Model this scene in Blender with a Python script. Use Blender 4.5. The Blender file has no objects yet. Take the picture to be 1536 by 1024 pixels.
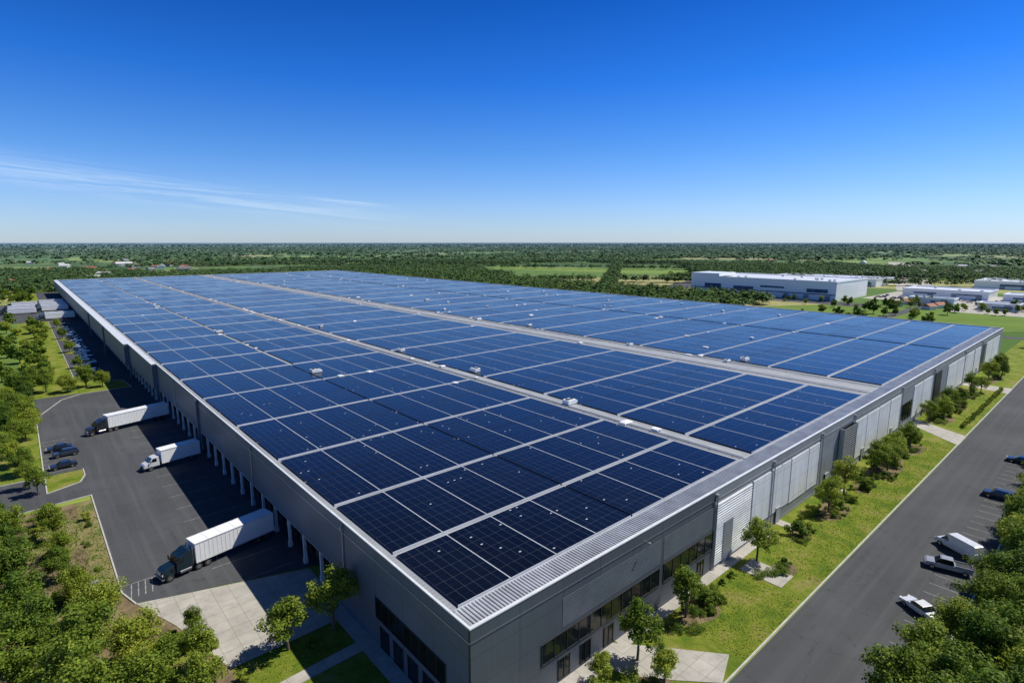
import bpy, math, random
import numpy as np
from mathutils import Vector, Matrix
random.seed(7); rng=np.random.default_rng(7)
scene=bpy.context.scene; COL=scene.collection

# ------------------------------------------------------------ node helpers
class NT:
    def __init__(s,name):
        s.m=bpy.data.materials.new(name); s.m.use_nodes=True; s.t=s.m.node_tree; s.b=s.t.nodes['Principled BSDF']
        s.out=s.t.nodes['Material Output']
    def n(s,typ,**kw):
        nd=s.t.nodes.new(typ)
        for k,v in kw.items(): setattr(nd,k,v)
        return nd
    def l(s,a,b): s.t.links.new(a,b)
    def math(s,op,a,b=None,c=None):
        nd=s.n('ShaderNodeMath',operation=op)
        for i,v in enumerate((a,b,c)):
            if v is None: continue
            if isinstance(v,(int,float)): nd.inputs[i].default_value=v
            else: s.l(v,nd.inputs[i])
        return nd.outputs[0]
    def mix(s,f,a,b,blend='MIX'):
        nd=s.n('ShaderNodeMix',data_type='RGBA',blend_type=blend)
        for sock,v in ((nd.inputs[0],f),(nd.inputs[6],a),(nd.inputs[7],b)):
            if isinstance(v,(int,float)): sock.default_value=v
            elif isinstance(v,tuple): sock.default_value=(v[0],v[1],v[2],1)
            else: s.l(v,sock)
        return nd.outputs[2]
    def noise(s,vec,scale,detail=4,rough=.55,out=0):
        nd=s.n('ShaderNodeTexNoise'); nd.inputs['Scale'].default_value=scale; nd.inputs['Detail'].default_value=detail
        nd.inputs['Roughness'].default_value=rough; s.l(vec,nd.inputs['Vector']); return nd.outputs[out]
    def ramp(s,fac,stops):
        nd=s.n('ShaderNodeValToRGB'); el=nd.color_ramp.elements
        while len(el)<len(stops): el.new(.5)
        for e,(p,cc) in zip(el,stops):
            e.position=p; e.color=(cc[0],cc[1],cc[2],1) if isinstance(cc,tuple) else (cc,cc,cc,1)
        s.l(fac,nd.inputs[0]); return nd.outputs[0]
    def pos(s): return s.n('ShaderNodeNewGeometry').outputs['Position']
    def obj(s): return s.n('ShaderNodeTexCoord').outputs['Object']
    def sep(s,v):
        nd=s.n('ShaderNodeSeparateXYZ'); s.l(v,nd.inputs[0]); return nd.outputs
    def bump(s,h,st=.3,dist=.05):
        nd=s.n('ShaderNodeBump'); nd.inputs['Strength'].default_value=st; nd.inputs['Distance'].default_value=dist
        s.l(h,nd.inputs['Height']); s.l(nd.outputs[0],s.b.inputs['Normal'])
    def line(s,co,per,w,off=0.):
        a=s.math('ADD',co,off); a=s.math('DIVIDE',a,per); a=s.math('FRACT',a); a=s.math('SUBTRACT',a,.5); a=s.math('ABSOLUTE',a)
        return s.math('GREATER_THAN',a,.5-w/2/per)
    def fin(s,col=None,rough=None,metal=0,spec=None):
        if col is not None:
            if isinstance(col,tuple): s.b.inputs['Base Color'].default_value=(*col,1)
            else: s.l(col,s.b.inputs['Base Color'])
        if rough is not None:
            if isinstance(rough,(int,float)): s.b.inputs['Roughness'].default_value=rough
            else: s.l(rough,s.b.inputs['Roughness'])
        s.b.inputs['Metallic'].default_value=metal
        if spec is not None: s.b.inputs['Specular IOR Level'].default_value=spec
        return s.m
def sc(c,k): return tuple(min(1,x*k) for x in c)
def gmat(name,col,rough=.6,metal=0,var=.15,scale=.8,bump=0,bscale=12,spec=None,world=False,coat=0):
    t=NT(name); co=t.pos() if world else t.obj()
    n=t.noise(co,scale,5)
    c=t.ramp(n,[(.3,sc(col,1-var)),(.7,sc(col,1+var))])
    if bump: t.bump(t.noise(co,bscale,3),bump)
    t.b.inputs['Coat Weight'].default_value=coat
    r=t.math('MULTIPLY_ADD',n,.2,rough-.1)
    return t.fin(c,r,metal,spec)

# ------------------------------------------------------------ materials
def wall_mat(name,col,horiz='X',jx=6.0):
    t=NT(name); p=t.pos(); x,y,z=t.sep(p)
    h=x if horiz=='X' else y
    j=t.math('MAXIMUM',t.line(h,jx,.07),t.line(z,3.1,.05,.35))
    n=t.noise(p,.12,4); n2=t.noise(p,1.7,5)
    cb=t.n('ShaderNodeMapping'); cb.inputs['Scale'].default_value=(2.2,2.2,.12); t.l(p,cb.inputs[0])
    st=t.noise(cb.outputs[0],1.2,4)
    idv=t.math('FLOOR',t.math('DIVIDE',h,jx)); wn=t.n('ShaderNodeTexWhiteNoise',noise_dimensions='2D')
    cmb=t.n('ShaderNodeCombineXYZ'); t.l(idv,cmb.inputs[0]); t.l(t.math('FLOOR',t.math('DIVIDE',z,3.1)),cmb.inputs[1]); t.l(cmb.outputs[0],wn.inputs['Vector'])
    c=t.ramp(n,[(.3,sc(col,.88)),(.7,sc(col,1.1))])
    c=t.mix(t.math('MULTIPLY',wn.outputs[0],.2),c,sc(col,.55))
    c=t.mix(t.ramp(st,[(.5,0.0),(.8,.35)]),c,sc(col,.5))
    c=t.mix(t.math('MULTIPLY',j,.75),c,sc(col,.25))
    t.bump(t.math('SUBTRACT',t.math('MULTIPLY',n2,.15),j),.35,.04)
    return t.fin(c,.45,.0)
def rib_mat(name,col,axis,per=.3,rough=.45,amt=.45):
    t=NT(name); p=t.pos(); s=t.sep(p); h=s['XYZ'.index(axis)]
    w=t.math('SINE',t.math('MULTIPLY',h,2*math.pi/per))
    n=t.noise(p,.5,5)
    c=t.ramp(n,[(.3,sc(col,.85)),(.7,sc(col,1.1))])
    c=t.mix(t.math('MULTIPLY',t.math('LESS_THAN',w,-.5),amt),c,sc(col,.45))
    t.bump(w,amt,.04)
    return t.fin(c,rough,.1)
M={}
M['charcoal']=wall_mat('charcoal_cladding',(.082,.097,.125),'X',6)
M['charcoalY']=wall_mat('charcoal_cladding_side',(.135,.158,.20),'Y',6)
M['grey']=wall_mat('grey_cladding',(.26,.282,.315),'X',6)
M['white_clad']=wall_mat('white_cladding',(.82,.84,.86),'X',2.4)
M['ribgrey']=rib_mat('ribbed_grey',(.125,.143,.172),'Z',.35,.45,.15)
M['ribwhite']=rib_mat('ribbed_white',(.82,.83,.84),'Z',.42)
M['recess']=gmat('recess_wall',(.11,.115,.125),.7,0,.25,.6,world=True)
M['coping']=gmat('coping_metal',(.72,.74,.76),.4,.1,.1,.5,world=True)
M['walk']=gmat('walkway_mat',(.34,.36,.385),.7,0,.15,.4,world=True)
M['rail']=gmat('panel_rail_aluminium',(.62,.65,.69),.4,.1,.1,.5,world=True)
M['steel']=gmat('galvanised_steel',(.42,.44,.46),.4,.6,.15,2)
M['whitepaint']=gmat('white_paint',(.88,.89,.9),.35,0,.04,1.0,coat=.3)
M['offwhite']=gmat('off_white_metal',(.66,.68,.69),.5,0,.12,1.2)
M['dark']=gmat('dark_metal',(.025,.027,.03),.5,.2,.2,2)
M['rubber']=gmat('rubber',(.018,.018,.019),.85,0,.2,4)
M['chrome']=gmat('rim_metal',(.5,.5,.52),.25,.9,.05,2)
M['doorgrey']=gmat('dock_door_paint',(.32,.34,.36),.5,0,.15,1.5,world=True)
M['lamp']=gmat('lamp_lens',(.75,.75,.7),.15,0,.05,5)
M['redlamp']=gmat('tail_lens',(.35,.02,.02),.2,0,.05,5)
def glass(name,col,rough=.06,sp=.8):
    t=NT(name); p=t.pos(); n=t.noise(p,.35,3)
    c=t.ramp(n,[(.35,sc(col,.6)),(.65,sc(col,1.5))]); t.bump(t.noise(p,1.2,2),.04,.02)
    return t.fin(c,rough,0,sp)
M['glass']=glass('tinted_glass',(.008,.011,.014),.08,.45)
M['blueglass']=glass('blue_tinted_glass',(.03,.09,.2),.1,.6)
M['carglass']=glass('vehicle_glass',(.01,.012,.015),.08)
def roof_mat():
    t=NT('roof_membrane'); p=t.pos(); x,y,z=t.sep(p)
    n=t.noise(p,.09,6); n2=t.noise(p,2.5,5)
    c=t.ramp(n,[(.3,(.25,.27,.30)),(.7,(.38,.40,.435))])
    c=t.mix(t.math('MULTIPLY',n2,.3),c,(.19,.205,.225))
    j=t.math('MAXIMUM',t.line(x,2.0,.06),t.line(y,14,.08))
    c=t.mix(t.math('MULTIPLY',j,.3),c,(.14,.15,.16))
    t.bump(n2,.2,.03)
    return t.fin(c,.6)
M['roof']=roof_mat()
M['seam']=gmat('standing_seam_metal',(.47,.49,.52),.4,.2,.15,.4,world=True)
def solar_mat():
    t=NT('solar_glass'); o=t.obj(); x,y,z=t.sep(o); p=t.pos()
    mw,mh=1.13,2.02
    fr=t.math('MAXIMUM',t.line(x,mw,.03),t.line(y,mh,.03))
    cell=t.math('MAXIMUM',t.line(x,mw/6,.014),t.line(y,mh/10,.014))
    half=t.line(y,mh,.05,mh/2)
    oi=t.n('ShaderNodeObjectInfo'); rnd=oi.outputs['Random']
    fx=t.math('FLOOR',t.math('DIVIDE',x,mw)); fy=t.math('FLOOR',t.math('DIVIDE',y,mh))
    cmb=t.n('ShaderNodeCombineXYZ'); t.l(fx,cmb.inputs[0]); t.l(fy,cmb.inputs[1]); t.l(t.math('MULTIPLY',rnd,97.),cmb.inputs[2])
    wn=t.n('ShaderNodeTexWhiteNoise',noise_dimensions='3D'); t.l(cmb.outputs[0],wn.inputs['Vector'])
    c=t.mix(wn.outputs[0],(.0010,.0013,.003),(.0024,.003,.006))
    c=t.mix(t.math('MULTIPLY',rnd,.5),c,(.0016,.0024,.006))
    c=t.mix(t.math('MULTIPLY',cell,.06),c,(.05,.06,.08))
    c=t.mix(t.math('MULTIPLY',half,.06),c,(.09,.10,.12))
    c=t.mix(t.math('MULTIPLY',fr,.34),c,(.18,.2,.23))
    ax=t.math('LESS_THAN',t.math('ABSOLUTE',t.math('SUBTRACT',t.math('FRACT',t.math('DIVIDE',x,mw)),.5)),.13)
    ay=t.math('LESS_THAN',t.math('ABSOLUTE',t.math('SUBTRACT',t.math('FRACT',t.math('DIVIDE',y,mh)),.5)),.045)
    sp=t.math('MULTIPLY',t.math('MULTIPLY',ax,ay),t.math('GREATER_THAN',wn.outputs[0],.955))
    c=t.mix(t.math('MULTIPLY',sp,.85),c,(.6,.65,.7))
    t.bump(t.noise(p,.6,2),.04,.03)
    rough=t.math('MULTIPLY_ADD',t.noise(p,.15,4),.16,.08)
    rough=t.math('MULTIPLY_ADD',rnd,.06,rough)
    rough=t.math('MULTIPLY_ADD',fr,.2,rough)
    # thin film of dust: pale at grazing angles
    t.b.inputs['Sheen Weight'].default_value=.10; t.b.inputs['Sheen Roughness'].default_value=.35; t.b.inputs['Sheen Tint'].default_value=(.85,.9,1,1)
    return t.fin(c,rough,0,.5)
M['solar']=solar_mat()
def asphalt(name,base,mark=0):
    t=NT(name); p=t.pos()
    n=t.noise(p,.06,5); n2=t.noise(p,9,4); 
    c=t.ramp(n,[(.3,sc(base,.8)),(.55,base),(.75,sc(base,1.3))])
    c=t.mix(t.math('MULTIPLY',n2,.3),c,sc(base,.5))
    v=t.n('ShaderNodeTexVoronoi',feature='DISTANCE_TO_EDGE'); v.inputs['Scale'].default_value=.12
    nd=t.n('ShaderNodeVectorMath',operation='ADD'); t.l(p,nd.inputs[0])
    sc2=t.n('ShaderNodeVectorMath',operation='SCALE'); sc2.inputs['Scale'].default_value=4; t.l(t.noise(p,.4,4,.6,1),sc2.inputs[0]); t.l(sc2.outputs[0],nd.inputs[1]); t.l(nd.outputs[0],v.inputs['Vector'])
    cr=t.math('LESS_THAN',v.outputs['Distance'],.006)
    c=t.mix(t.math('MULTIPLY',cr,.5),c,sc(base,.4))
    st=t.noise(p,.35,4,.65); c=t.mix(t.ramp(st,[(.58,0.0),(.75,.45)]),c,sc(base,.45))
    mp=t.n('ShaderNodeMapping'); mp.inputs['Scale'].default_value=(.015,.9,1) if mark else (.9,.03,1); t.l(p,mp.inputs[0])
    c=t.mix(t.ramp(t.noise(mp.outputs[0],1,3),[(.45,0.0),(.7,.35)]),c,sc(base,1.5))
    t.bump(n2,.25,.02)
    return t.fin(c,.85,0,.3)
M['asphalt']=asphalt('asphalt',(.078,.082,.09))
M['road']=asphalt('road_asphalt',(.07,.073,.079),1)
def conc():
    t=NT('concrete_paving'); p=t.pos(); x,y,z=t.sep(p)
    n=t.noise(p,.3,6); c=t.ramp(n,[(.3,(.36,.34,.3)),(.7,(.5,.475,.43))])
    wn=t.n('ShaderNodeTexWhiteNoise',noise_dimensions='2D'); cm=t.n('ShaderNodeCombineXYZ')
    t.l(t.math('FLOOR',t.math('DIVIDE',x,2.)),cm.inputs[0]); t.l(t.math('FLOOR',t.math('DIVIDE',y,2.)),cm.inputs[1]); t.l(cm.outputs[0],wn.inputs['Vector'])
    c=t.mix(t.math('MULTIPLY',wn.outputs[0],.3),c,(.28,.27,.24))
    c=t.mix(t.ramp(t.noise(p,.8,5,.7),[(.5,0.0),(.75,.4)]),c,(.16,.15,.13))
    j=t.math('MAXIMUM',t.line(x,2.0,.06),t.line(y,2.0,.06)); c=t.mix(t.math('MULTIPLY',j,.6),c,(.13,.12,.11))
    t.bump(t.noise(p,12,3),.15,.02); return t.fin(c,.8)
M['concrete']=conc()
M['kerb']=gmat('kerb_concrete',(.46,.45,.42),.8,0,.15,1,world=True)
M['marking']=gmat('road_marking_paint',(.3,.3,.29),.7,0,.5,1.5,world=True)
def lawn():
    t=NT('lawn_grass'); p=t.pos()
    n=t.noise(p,.22,8,.68); n2=t.noise(p,1.4,5,.7); n3=t.noise(p,8,4,.8)
    c=t.ramp(n,[(.3,(.08,.15,.014)),(.42,(.16,.235,.02)),(.52,(.27,.31,.035)),(.6,(.36,.33,.085)),(.7,(.34,.25,.12))])
    c=t.mix(t.ramp(n2,[(.4,0.0),(.7,.55)]),c,(.09,.15,.016))
    c=t.mix(t.math('MULTIPLY',n3,.45),c,(.05,.09,.012))
    t.bump(n3,1.0,.15); return t.fin(c,.9,0,.15)
M['lawn']=lawn()
def dry():
    t=NT('dry_ground'); p=t.pos(); n=t.noise(p,.35,6,.65); n3=t.noise(p,7,4,.8)
    c=t.ramp(n,[(.32,(.1,.17,.03)),(.5,(.27,.24,.1)),(.7,(.4,.32,.18))]); c=t.mix(t.math('MULTIPLY',n3,.5),c,(.07,.07,.03))
    t.bump(n3,.8,.1); return t.fin(c,.95,0,.1)
M['dry']=dry()
def painted_haze(t,c,p,far=7000.,colr=(.165,.26,.34)):  # aerial haze painted into the base colour, stronger with distance from the origin
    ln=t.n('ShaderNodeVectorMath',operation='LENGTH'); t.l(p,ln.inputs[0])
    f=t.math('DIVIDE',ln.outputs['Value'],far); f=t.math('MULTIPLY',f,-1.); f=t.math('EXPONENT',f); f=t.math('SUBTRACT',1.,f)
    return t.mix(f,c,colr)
def land():
    t=NT('countryside_ground'); p=t.pos()
    v=t.n('ShaderNodeTexVoronoi'); v.inputs['Scale'].default_value=.0038; v.inputs['Randomness'].default_value=.9; t.l(p,v.inputs['Vector'])
    r=t.n('ShaderNodeSeparateColor'); t.l(v.outputs['Color'],r.inputs[0])
    c=t.ramp(r.outputs[0],[(.0,(.08,.15,.025)),(.35,(.13,.21,.03)),(.6,(.22,.31,.045)),(.8,(.30,.37,.07)),(.93,(.4,.36,.16))])
    w=t.noise(p,.0011,6,.6); c=t.mix(t.ramp(w,[(.52,0.0),(.56,.9)]),c,(.045,.09,.02))
    n=t.noise(p,.05,6,.7); c=t.mix(t.ramp(n,[(.4,0.0),(.65,.4)]),c,(.07,.115,.025))
    c=painted_haze(t,c,p); t.bump(t.noise(p,1.5,4,.8),.6,.15)
    return t.fin(c,.95,0,.05)
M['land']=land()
def leaf(name,d,m,b,hz=False):
    t=NT(name); g=t.n('ShaderNodeNewGeometry'); oi=t.n('ShaderNodeObjectInfo')
    rnd=g.outputs['Random Per Island']
    n=t.noise(g.outputs['Position'],.5 if not hz else .02,4)
    k=.4 if not hz else .22
    a=t.math('MULTIPLY_ADD',n,1-k,t.math('MULTIPLY',rnd,k))
    if not hz: a=t.math('ADD',a,t.math('MULTIPLY_ADD',oi.outputs['Random'],.36,-.18))
    c=t.ramp(a,[(.22,d),(.5,m),(.8,b)])
    if hz: c=painted_haze(t,c,g.outputs['Position'])
    t.fin(c,.6,0,.25 if not hz else .05)
    if not hz:
        tr=t.n('ShaderNodeBsdfTranslucent'); t.l(c,tr.inputs[0]); mx=t.n('ShaderNodeMixShader'); mx.inputs[0].default_value=.38
        t.l(t.b.outputs[0],mx.inputs[1]); t.l(tr.outputs[0],mx.inputs[2]); t.l(mx.outputs[0],t.out.inputs[0])
    return t.m
M['leaf']=leaf('leaf_green',(.09,.155,.014),(.22,.3,.028),(.44,.47,.065))
M['leafdark']=leaf('leaf_deep_green',(.055,.11,.013),(.13,.22,.022),(.30,.37,.045))
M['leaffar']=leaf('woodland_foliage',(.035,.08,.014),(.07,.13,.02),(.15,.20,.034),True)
M['bark']=gmat('bark',(.12,.09,.065),.9,0,.3,6,.6,20)
M['mulch']=gmat('mulch_ground',(.17,.125,.068),.95,0,.5,.5,.8,6,world=True)

# ------------------------------------------------------------ mesh builder
class MB:
    def __init__(s): s.v=[];s.f=[];s.m=[];s.cur=0
    def add(s,v,f):
        o=len(s.v); s.v+=v; s.f+=[tuple(i+o for i in q) for q in f]; s.m+=[s.cur]*len(f)
    def box(s,x0,y0,z0,x1,y1,z1):
        s.add([(x0,y0,z0),(x1,y0,z0),(x1,y1,z0),(x0,y1,z0),(x0,y0,z1),(x1,y0,z1),(x1,y1,z1),(x0,y1,z1)],
              [(0,3,2,1),(4,5,6,7),(0,1,5,4),(1,2,6,5),(2,3,7,6),(3,0,4,7)]); return s
    def prism(s,pts,wf,cy=0.):
        n=len(pts)
        wf2=wf if callable(wf) else (lambda z:wf)
        v=[(x,cy-wf2(z),z) for x,z in pts]+[(x,cy+wf2(z),z) for x,z in pts]
        f=[tuple(range(n))[::1],tuple(range(2*n-1,n-1,-1))]+[(i,i+n,(i+1)%n+n,(i+1)%n) for i in range(n)]
        s.add(v,f); return s
    def cyl(s,c,r,h,ax='z',n=16,r2=None):
        r2=r if r2 is None else r2; v=[]
        for k,(rr,t) in enumerate(((r,-h/2),(r2,h/2))):
            for i in range(n):
                a=2*math.pi*i/n; p,q=rr*math.cos(a),rr*math.sin(a)
                if ax=='z': v.append((c[0]+p,c[1]+q,c[2]+t))
                elif ax=='y': v.append((c[0]+p,c[1]+t,c[2]+q))
                else: v.append((c[0]+t,c[1]+p,c[2]+q))
        f=[tuple(range(n)),tuple(range(2*n-1,n-1,-1))]+[(i,i+n,(i+1)%n+n,(i+1)%n) for i in range(n)]
        s.add(v,f); return s
    def ribs(s,a0,a1,per,b0,b1,z,h,ax='x'):
        P=[];a=a0
        while a<a1-per: P+=[(a,z),(a+per*.62,z),(a+per*.68,z+h),(a+per*.94,z+h)]; a+=per
        P.append((a,z)); v=[];n=len(P)
        for q,zz in P: v+= [(q,b0,zz),(q,b1,zz)] if ax=='x' else [(b0,q,zz),(b1,q,zz)]
        s.add(v,[(2*i,2*i+2,2*i+3,2*i+1) for i in range(n-1)])
    def obj(s,name,mats,parent=None,bevel=0,loc=None,smooth=False):
        me=bpy.data.meshes.new(name); me.from_pydata(s.v,[],s.f)
        for mt in (mats if isinstance(mats,list) else [mats]): me.materials.append(M[mt] if isinstance(mt,str) else mt)
        if any(s.m): me.polygons.foreach_set('material_index',s.m)
        import bmesh
        bm=bmesh.new(); bm.from_mesh(me); bmesh.ops.recalc_face_normals(bm,faces=bm.faces); bm.to_mesh(me); bm.free()
        if smooth: me.polygons.foreach_set('use_smooth',[True]*len(me.polygons))
        o=bpy.data.objects.new(name,me); COL.objects.link(o)
        if parent: o.parent=parent
        if loc: o.location=loc
        if bevel:
            b=o.modifiers.new('bevel','BEVEL'); b.width=bevel; b.segments=2; b.limit_method='ANGLE'
        return o
def empty(name,label=None,cat=None,loc=(0,0,0),rot=0,group=None):
    e=bpy.data.objects.new(name,None); COL.objects.link(e); e.location=loc; e.rotation_euler=(0,0,rot); e.empty_display_size=.5
    if label: e['label']=label; e['category']=cat
    if group: e['group']=group
    return e
def dup(src,loc,rot=0,scale=1,label=None,group=None):
    def rec(o,par):
        c=o.copy(); COL.objects.link(c)
        if par: c.parent=par; c.matrix_parent_inverse=o.matrix_parent_inverse.copy()
        for ch in kids.get(o.name,[]): rec(ch,c)
        return c
    c=rec(src,None); c.location=loc; c.rotation_euler=(0,0,rot); c.scale=(scale,)*3 if not isinstance(scale,tuple) else scale
    if label: c['label']=label
    if group: c['group']=group
    return c
kids={}
def scan(src):
    for ch in [o for o in COL.objects if o.parent==src]:
        kids.setdefault(src.name,[]).append(ch); scan(ch)
def sheet(name,pts,z,mat,kind='structure'):
    me=bpy.data.meshes.new(name); me.from_pydata([(x,y,z) for x,y in pts],[],[tuple(range(len(pts)))]); me.materials.append(M[mat])
    o=bpy.data.objects.new(name,me); COL.objects.link(o); o['kind']=kind
    if me.polygons[0].normal.z<0: me.flip_normals()
    return o
def rect(name,x0,y0,x1,y1,z,mat): return sheet(name,[(x0,y0),(x1,y0),(x1,y1),(x0,y1)],z,mat)
def blob(name,cx,cy,rx,ry,z,mat,seed=0):
    r=random.Random(seed); ph=[r.uniform(0,6.28) for _ in range(3)]
    pts=[]
    for i in range(36):
        a=2*math.pi*i/36; k=1+.14*math.sin(2*a+ph[0])+.1*math.sin(3*a+ph[1])+.05*math.sin(5*a+ph[2]); pts.append((cx+rx*k*math.cos(a),cy+ry*k*math.sin(a)))
    return sheet(name,pts,z,mat)
def kerb(pts,w=.2,h=.14):
    b=MB()
    for (x0,y0),(x1,y1) in zip(pts,pts[1:]):
        d=Vector((x1-x0,y1-y0)); L=d.length; d/=L; nx,ny=-d.y*w/2,d.x*w/2
        x0-=d.x*w*.5;y0-=d.y*w*.5;x1+=d.x*w*.49;y1+=d.y*w*.49
        v=[(x0-nx,y0-ny),(x1-nx,y1-ny),(x1+nx,y1+ny),(x0+nx,y0+ny)]
        b.add([(a,c,0.0) for a,c in v]+[(a,c,h) for a,c in v],[(0,3,2,1),(4,5,6,7),(0,1,5,4),(1,2,6,5),(2,3,7,6),(3,0,4,7)])
        h+=.003
    o=b.obj('kerb','kerb'); o['kind']='structure'; return o

# ------------------------------------------------------------ camera / light
cam=bpy.data.cameras.new('camera'); co=bpy.data.objects.new('camera',cam); COL.objects.link(co)
co.location=(-26.58,-35.80,46); co.rotation_euler=(math.radians(90-10.087),0,math.radians(48.6-90))
cam.sensor_width=36; cam.lens=19.63; cam.clip_end=80000; cam.clip_start=.5; scene.camera=co
SUNX,SUNY=.905,-.425; EL=math.radians(54)
sd=Vector((SUNX*math.cos(EL),SUNY*math.cos(EL),math.sin(EL)))
sun=bpy.data.lights.new('sun','SUN'); sun.energy=5.0; sun.angle=math.radians(.5); sun.color=(1,.95,.84)
so=bpy.data.objects.new('sun',sun); COL.objects.link(so); so.rotation_euler=sd.to_track_quat('Z','Y').to_euler()
w=bpy.data.worlds.new('World'); scene.world=w; w.use_nodes=True; nt=w.node_tree; bg=nt.nodes['Background']
sky=nt.nodes.new('ShaderNodeTexSky'); sky.sky_type='NISHITA'; sky.sun_disc=False; sky.sun_elevation=EL; sky.sun_rotation=math.atan2(SUNX,SUNY)
sky.air_density=1.0; sky.dust_density=.2; sky.ozone_density=1.0; sky.altitude=50
def wn(t,**k):
    n=nt.nodes.new(t)
    for a,b in k.items(): setattr(n,a,b)
    return n
def wm(op,a,b=None,c=None):
    n=wn('ShaderNodeMath',operation=op)
    for i,v in enumerate((a,b,c)):
        if v is None: continue
        if isinstance(v,(int,float)): n.inputs[i].default_value=v
        else: nt.links.new(v,n.inputs[i])
    return n.outputs[0]
tc=wn('ShaderNodeTexCoord'); sp=wn('ShaderNodeSeparateXYZ'); nt.links.new(tc.outputs['Generated'],sp.inputs[0])
dx,dy,dz=sp.outputs
az=wm('ARCTAN2',dy,dx)
el=wm('ARCSINE',dz)
cmb=wn('ShaderNodeCombineXYZ'); nt.links.new(wm('MULTIPLY',az,2.8),cmb.inputs[0]); nt.links.new(wm('MULTIPLY_ADD',az,-6.2,wm('MULTIPLY',el,84.)),cmb.inputs[1])
ns=wn('ShaderNodeTexNoise'); ns.inputs['Scale'].default_value=1.2; ns.inputs['Detail'].default_value=9; ns.inputs['Roughness'].default_value=.68; ns.inputs['Distortion'].default_value=.7; nt.links.new(cmb.outputs[0],ns.inputs['Vector'])
def bell(v,c,wd):
    a=wm('DIVIDE',wm('SUBTRACT',v,c),wd); a=wm('MULTIPLY',a,a); a=wm('MULTIPLY',a,-1.); return wm('EXPONENT',a)
elc=wm('MULTIPLY_ADD',wm('SUBTRACT',az,1.55),.11,.092)
dev=wm('SUBTRACT',el,elc)
mask=wm('MULTIPLY',bell(dev,0.,.017),bell(az,1.45,.34))
mask2=wm('MULTIPLY',bell(wm('SUBTRACT',el,wm('MULTIPLY_ADD',wm('SUBTRACT',az,1.12),.09,.063)),0.,.004),bell(az,1.12,.055))
mask=wm('ADD',mask,wm('MULTIPLY',mask2,1.5))
cl=wm('MULTIPLY',wm('MAXIMUM',wm('SUBTRACT',ns.outputs[0],.42),0.),2.3)
cl=wm('MINIMUM',wm('MULTIPLY',cl,mask),.30)
tr=wn('ShaderNodeValToRGB'); E=tr.color_ramp.elements
for _ in range(5): E.new(.5)
for e,(p,cc) in zip(E,[(0.0,(.70,.92,1.5)),(.06,(.60,.86,1.46)),(.15,(.32,.71,1.38)),(.25,(.11,.54,1.40)),(.37,(.04,.37,1.12)),(.52,(.05,.20,.50)),(.8,(.18,.30,.50))]):
    e.position=p; e.color=tuple(c/1.5 for c in cc)+(1,)
nt.links.new(dz,tr.inputs[0])
ml=wn('ShaderNodeMix',data_type='RGBA',blend_type='MULTIPLY'); ml.inputs[0].default_value=1; nt.links.new(sky.outputs[0],ml.inputs[6]); nt.links.new(tr.outputs[0],ml.inputs[7])
mx=wn('ShaderNodeMix',data_type='RGBA'); nt.links.new(cl,mx.inputs[0]); nt.links.new(ml.outputs[2],mx.inputs[6]); mx.inputs[7].default_value=(5.0,6.0,6.9,1)
nt.links.new(mx.outputs[2],bg.inputs[0]); bg.inputs[1].default_value=.15
scene.view_settings.view_transform='Standard'; scene.view_settings.look='None'; scene.view_settings.exposure=0

# ------------------------------------------------------------ ground
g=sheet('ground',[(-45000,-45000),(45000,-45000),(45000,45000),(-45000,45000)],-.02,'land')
rect('lawn',-14,-11.6,330,0,.0,'lawn')
sheet('lawn',[(-14,0),(0,0),(0,25),(-14,25)],.0,'lawn')
rect('ground',-60,-60,-14,86,.0,'mulch')
rect('verge',-23.6,49,-21,86,.02,'dry')
blob('verge',-27,72,4,9,.012,'dry',4); blob('verge',-25,46,4,7,.012,'dry',5); blob('verge',-19,30,4,5,.014,'lawn',6)
rect('verge',-34,104,-27.3,176,.005,'lawn')
rect('verge',-30,177,-16.2,640,.006,'lawn')
sheet('verge',[(-16.2,177),(-3,177),(-4,189),(-16.2,200)],.07,'lawn')
sheet('verge',[(-21,100),(-22,96.5),(-27,94),(-27,104),(-21,104)],.07,'lawn')
sheet('yard_pavement',[(2,38),(-20,45.2),(-21,49),(-21,88),(-60,84),(-60,104),(-27,104),(-27,178),(-16,178),(-16,640),(2,640)],.03,'asphalt')
rect('yard_pavement',-60,390,-16,520,.036,'asphalt')
rect('parking_pavement',-27,104,-21,154,.045,'asphalt')
sheet('concrete_apron',[(0,38.2),(-20,45.2),(-17,37),(-14,25),(0,25)],.05,'concrete')
rect('sidewalk',-1.9,-1,-.02,25,.055,'concrete')
sheet('sidewalk',[(-1.9,18),(-1.9,19.8),(-13,19.4),(-13,17.8)],.05,'concrete')
kerb([(-20,45.2),(-21,49),(-21,88),(-60,84)])
kerb([(-60,104),(-27.1,104),(-27.1,94),(-22,96.5),(-21,100),(-21,104)])
kerb([(-27.2,106),(-27.2,154),(-21,172),(-16.2,176.5),(-3,177),(-4,189),(-16.1,200),(-16.1,388)])
for i,(cx,cy) in enumerate([(-13.6,222),(-13.6,262),(-13.6,306),(-13.6,352)]):
    blob('planting_island',cx,cy,2.2,4.5,.09,'lawn',i)
rect('road',-90,-20.4,420,-12,.03,'road')
rect('parking_pavement',30,-26,300,-20.4,.034,'road')
rect('verge',30,-46,300,-26,.0,'dry')
rect('verge',-60,-60,30,-20.4,.005,'lawn')
kerb([(-90,-11.8),(131,-11.8)]); kerb([(140,-11.8),(198,-11.8)]); kerb([(207,-11.8),(420,-11.8)])
kerb([(-90,-20.6),(29.8,-20.6),(29.8,-26.1),(300,-26.1)])
sheet('footpath',[(131,-12),(140,-12),(147,-.2),(141,-.2)],.05,'concrete')
sheet('footpath',[(198,-12),(207,-12),(207,0),(201,0)],.05,'concrete')
rect('concrete_pad',46,-8.5,50,-2.6,.05,'concrete')
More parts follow.
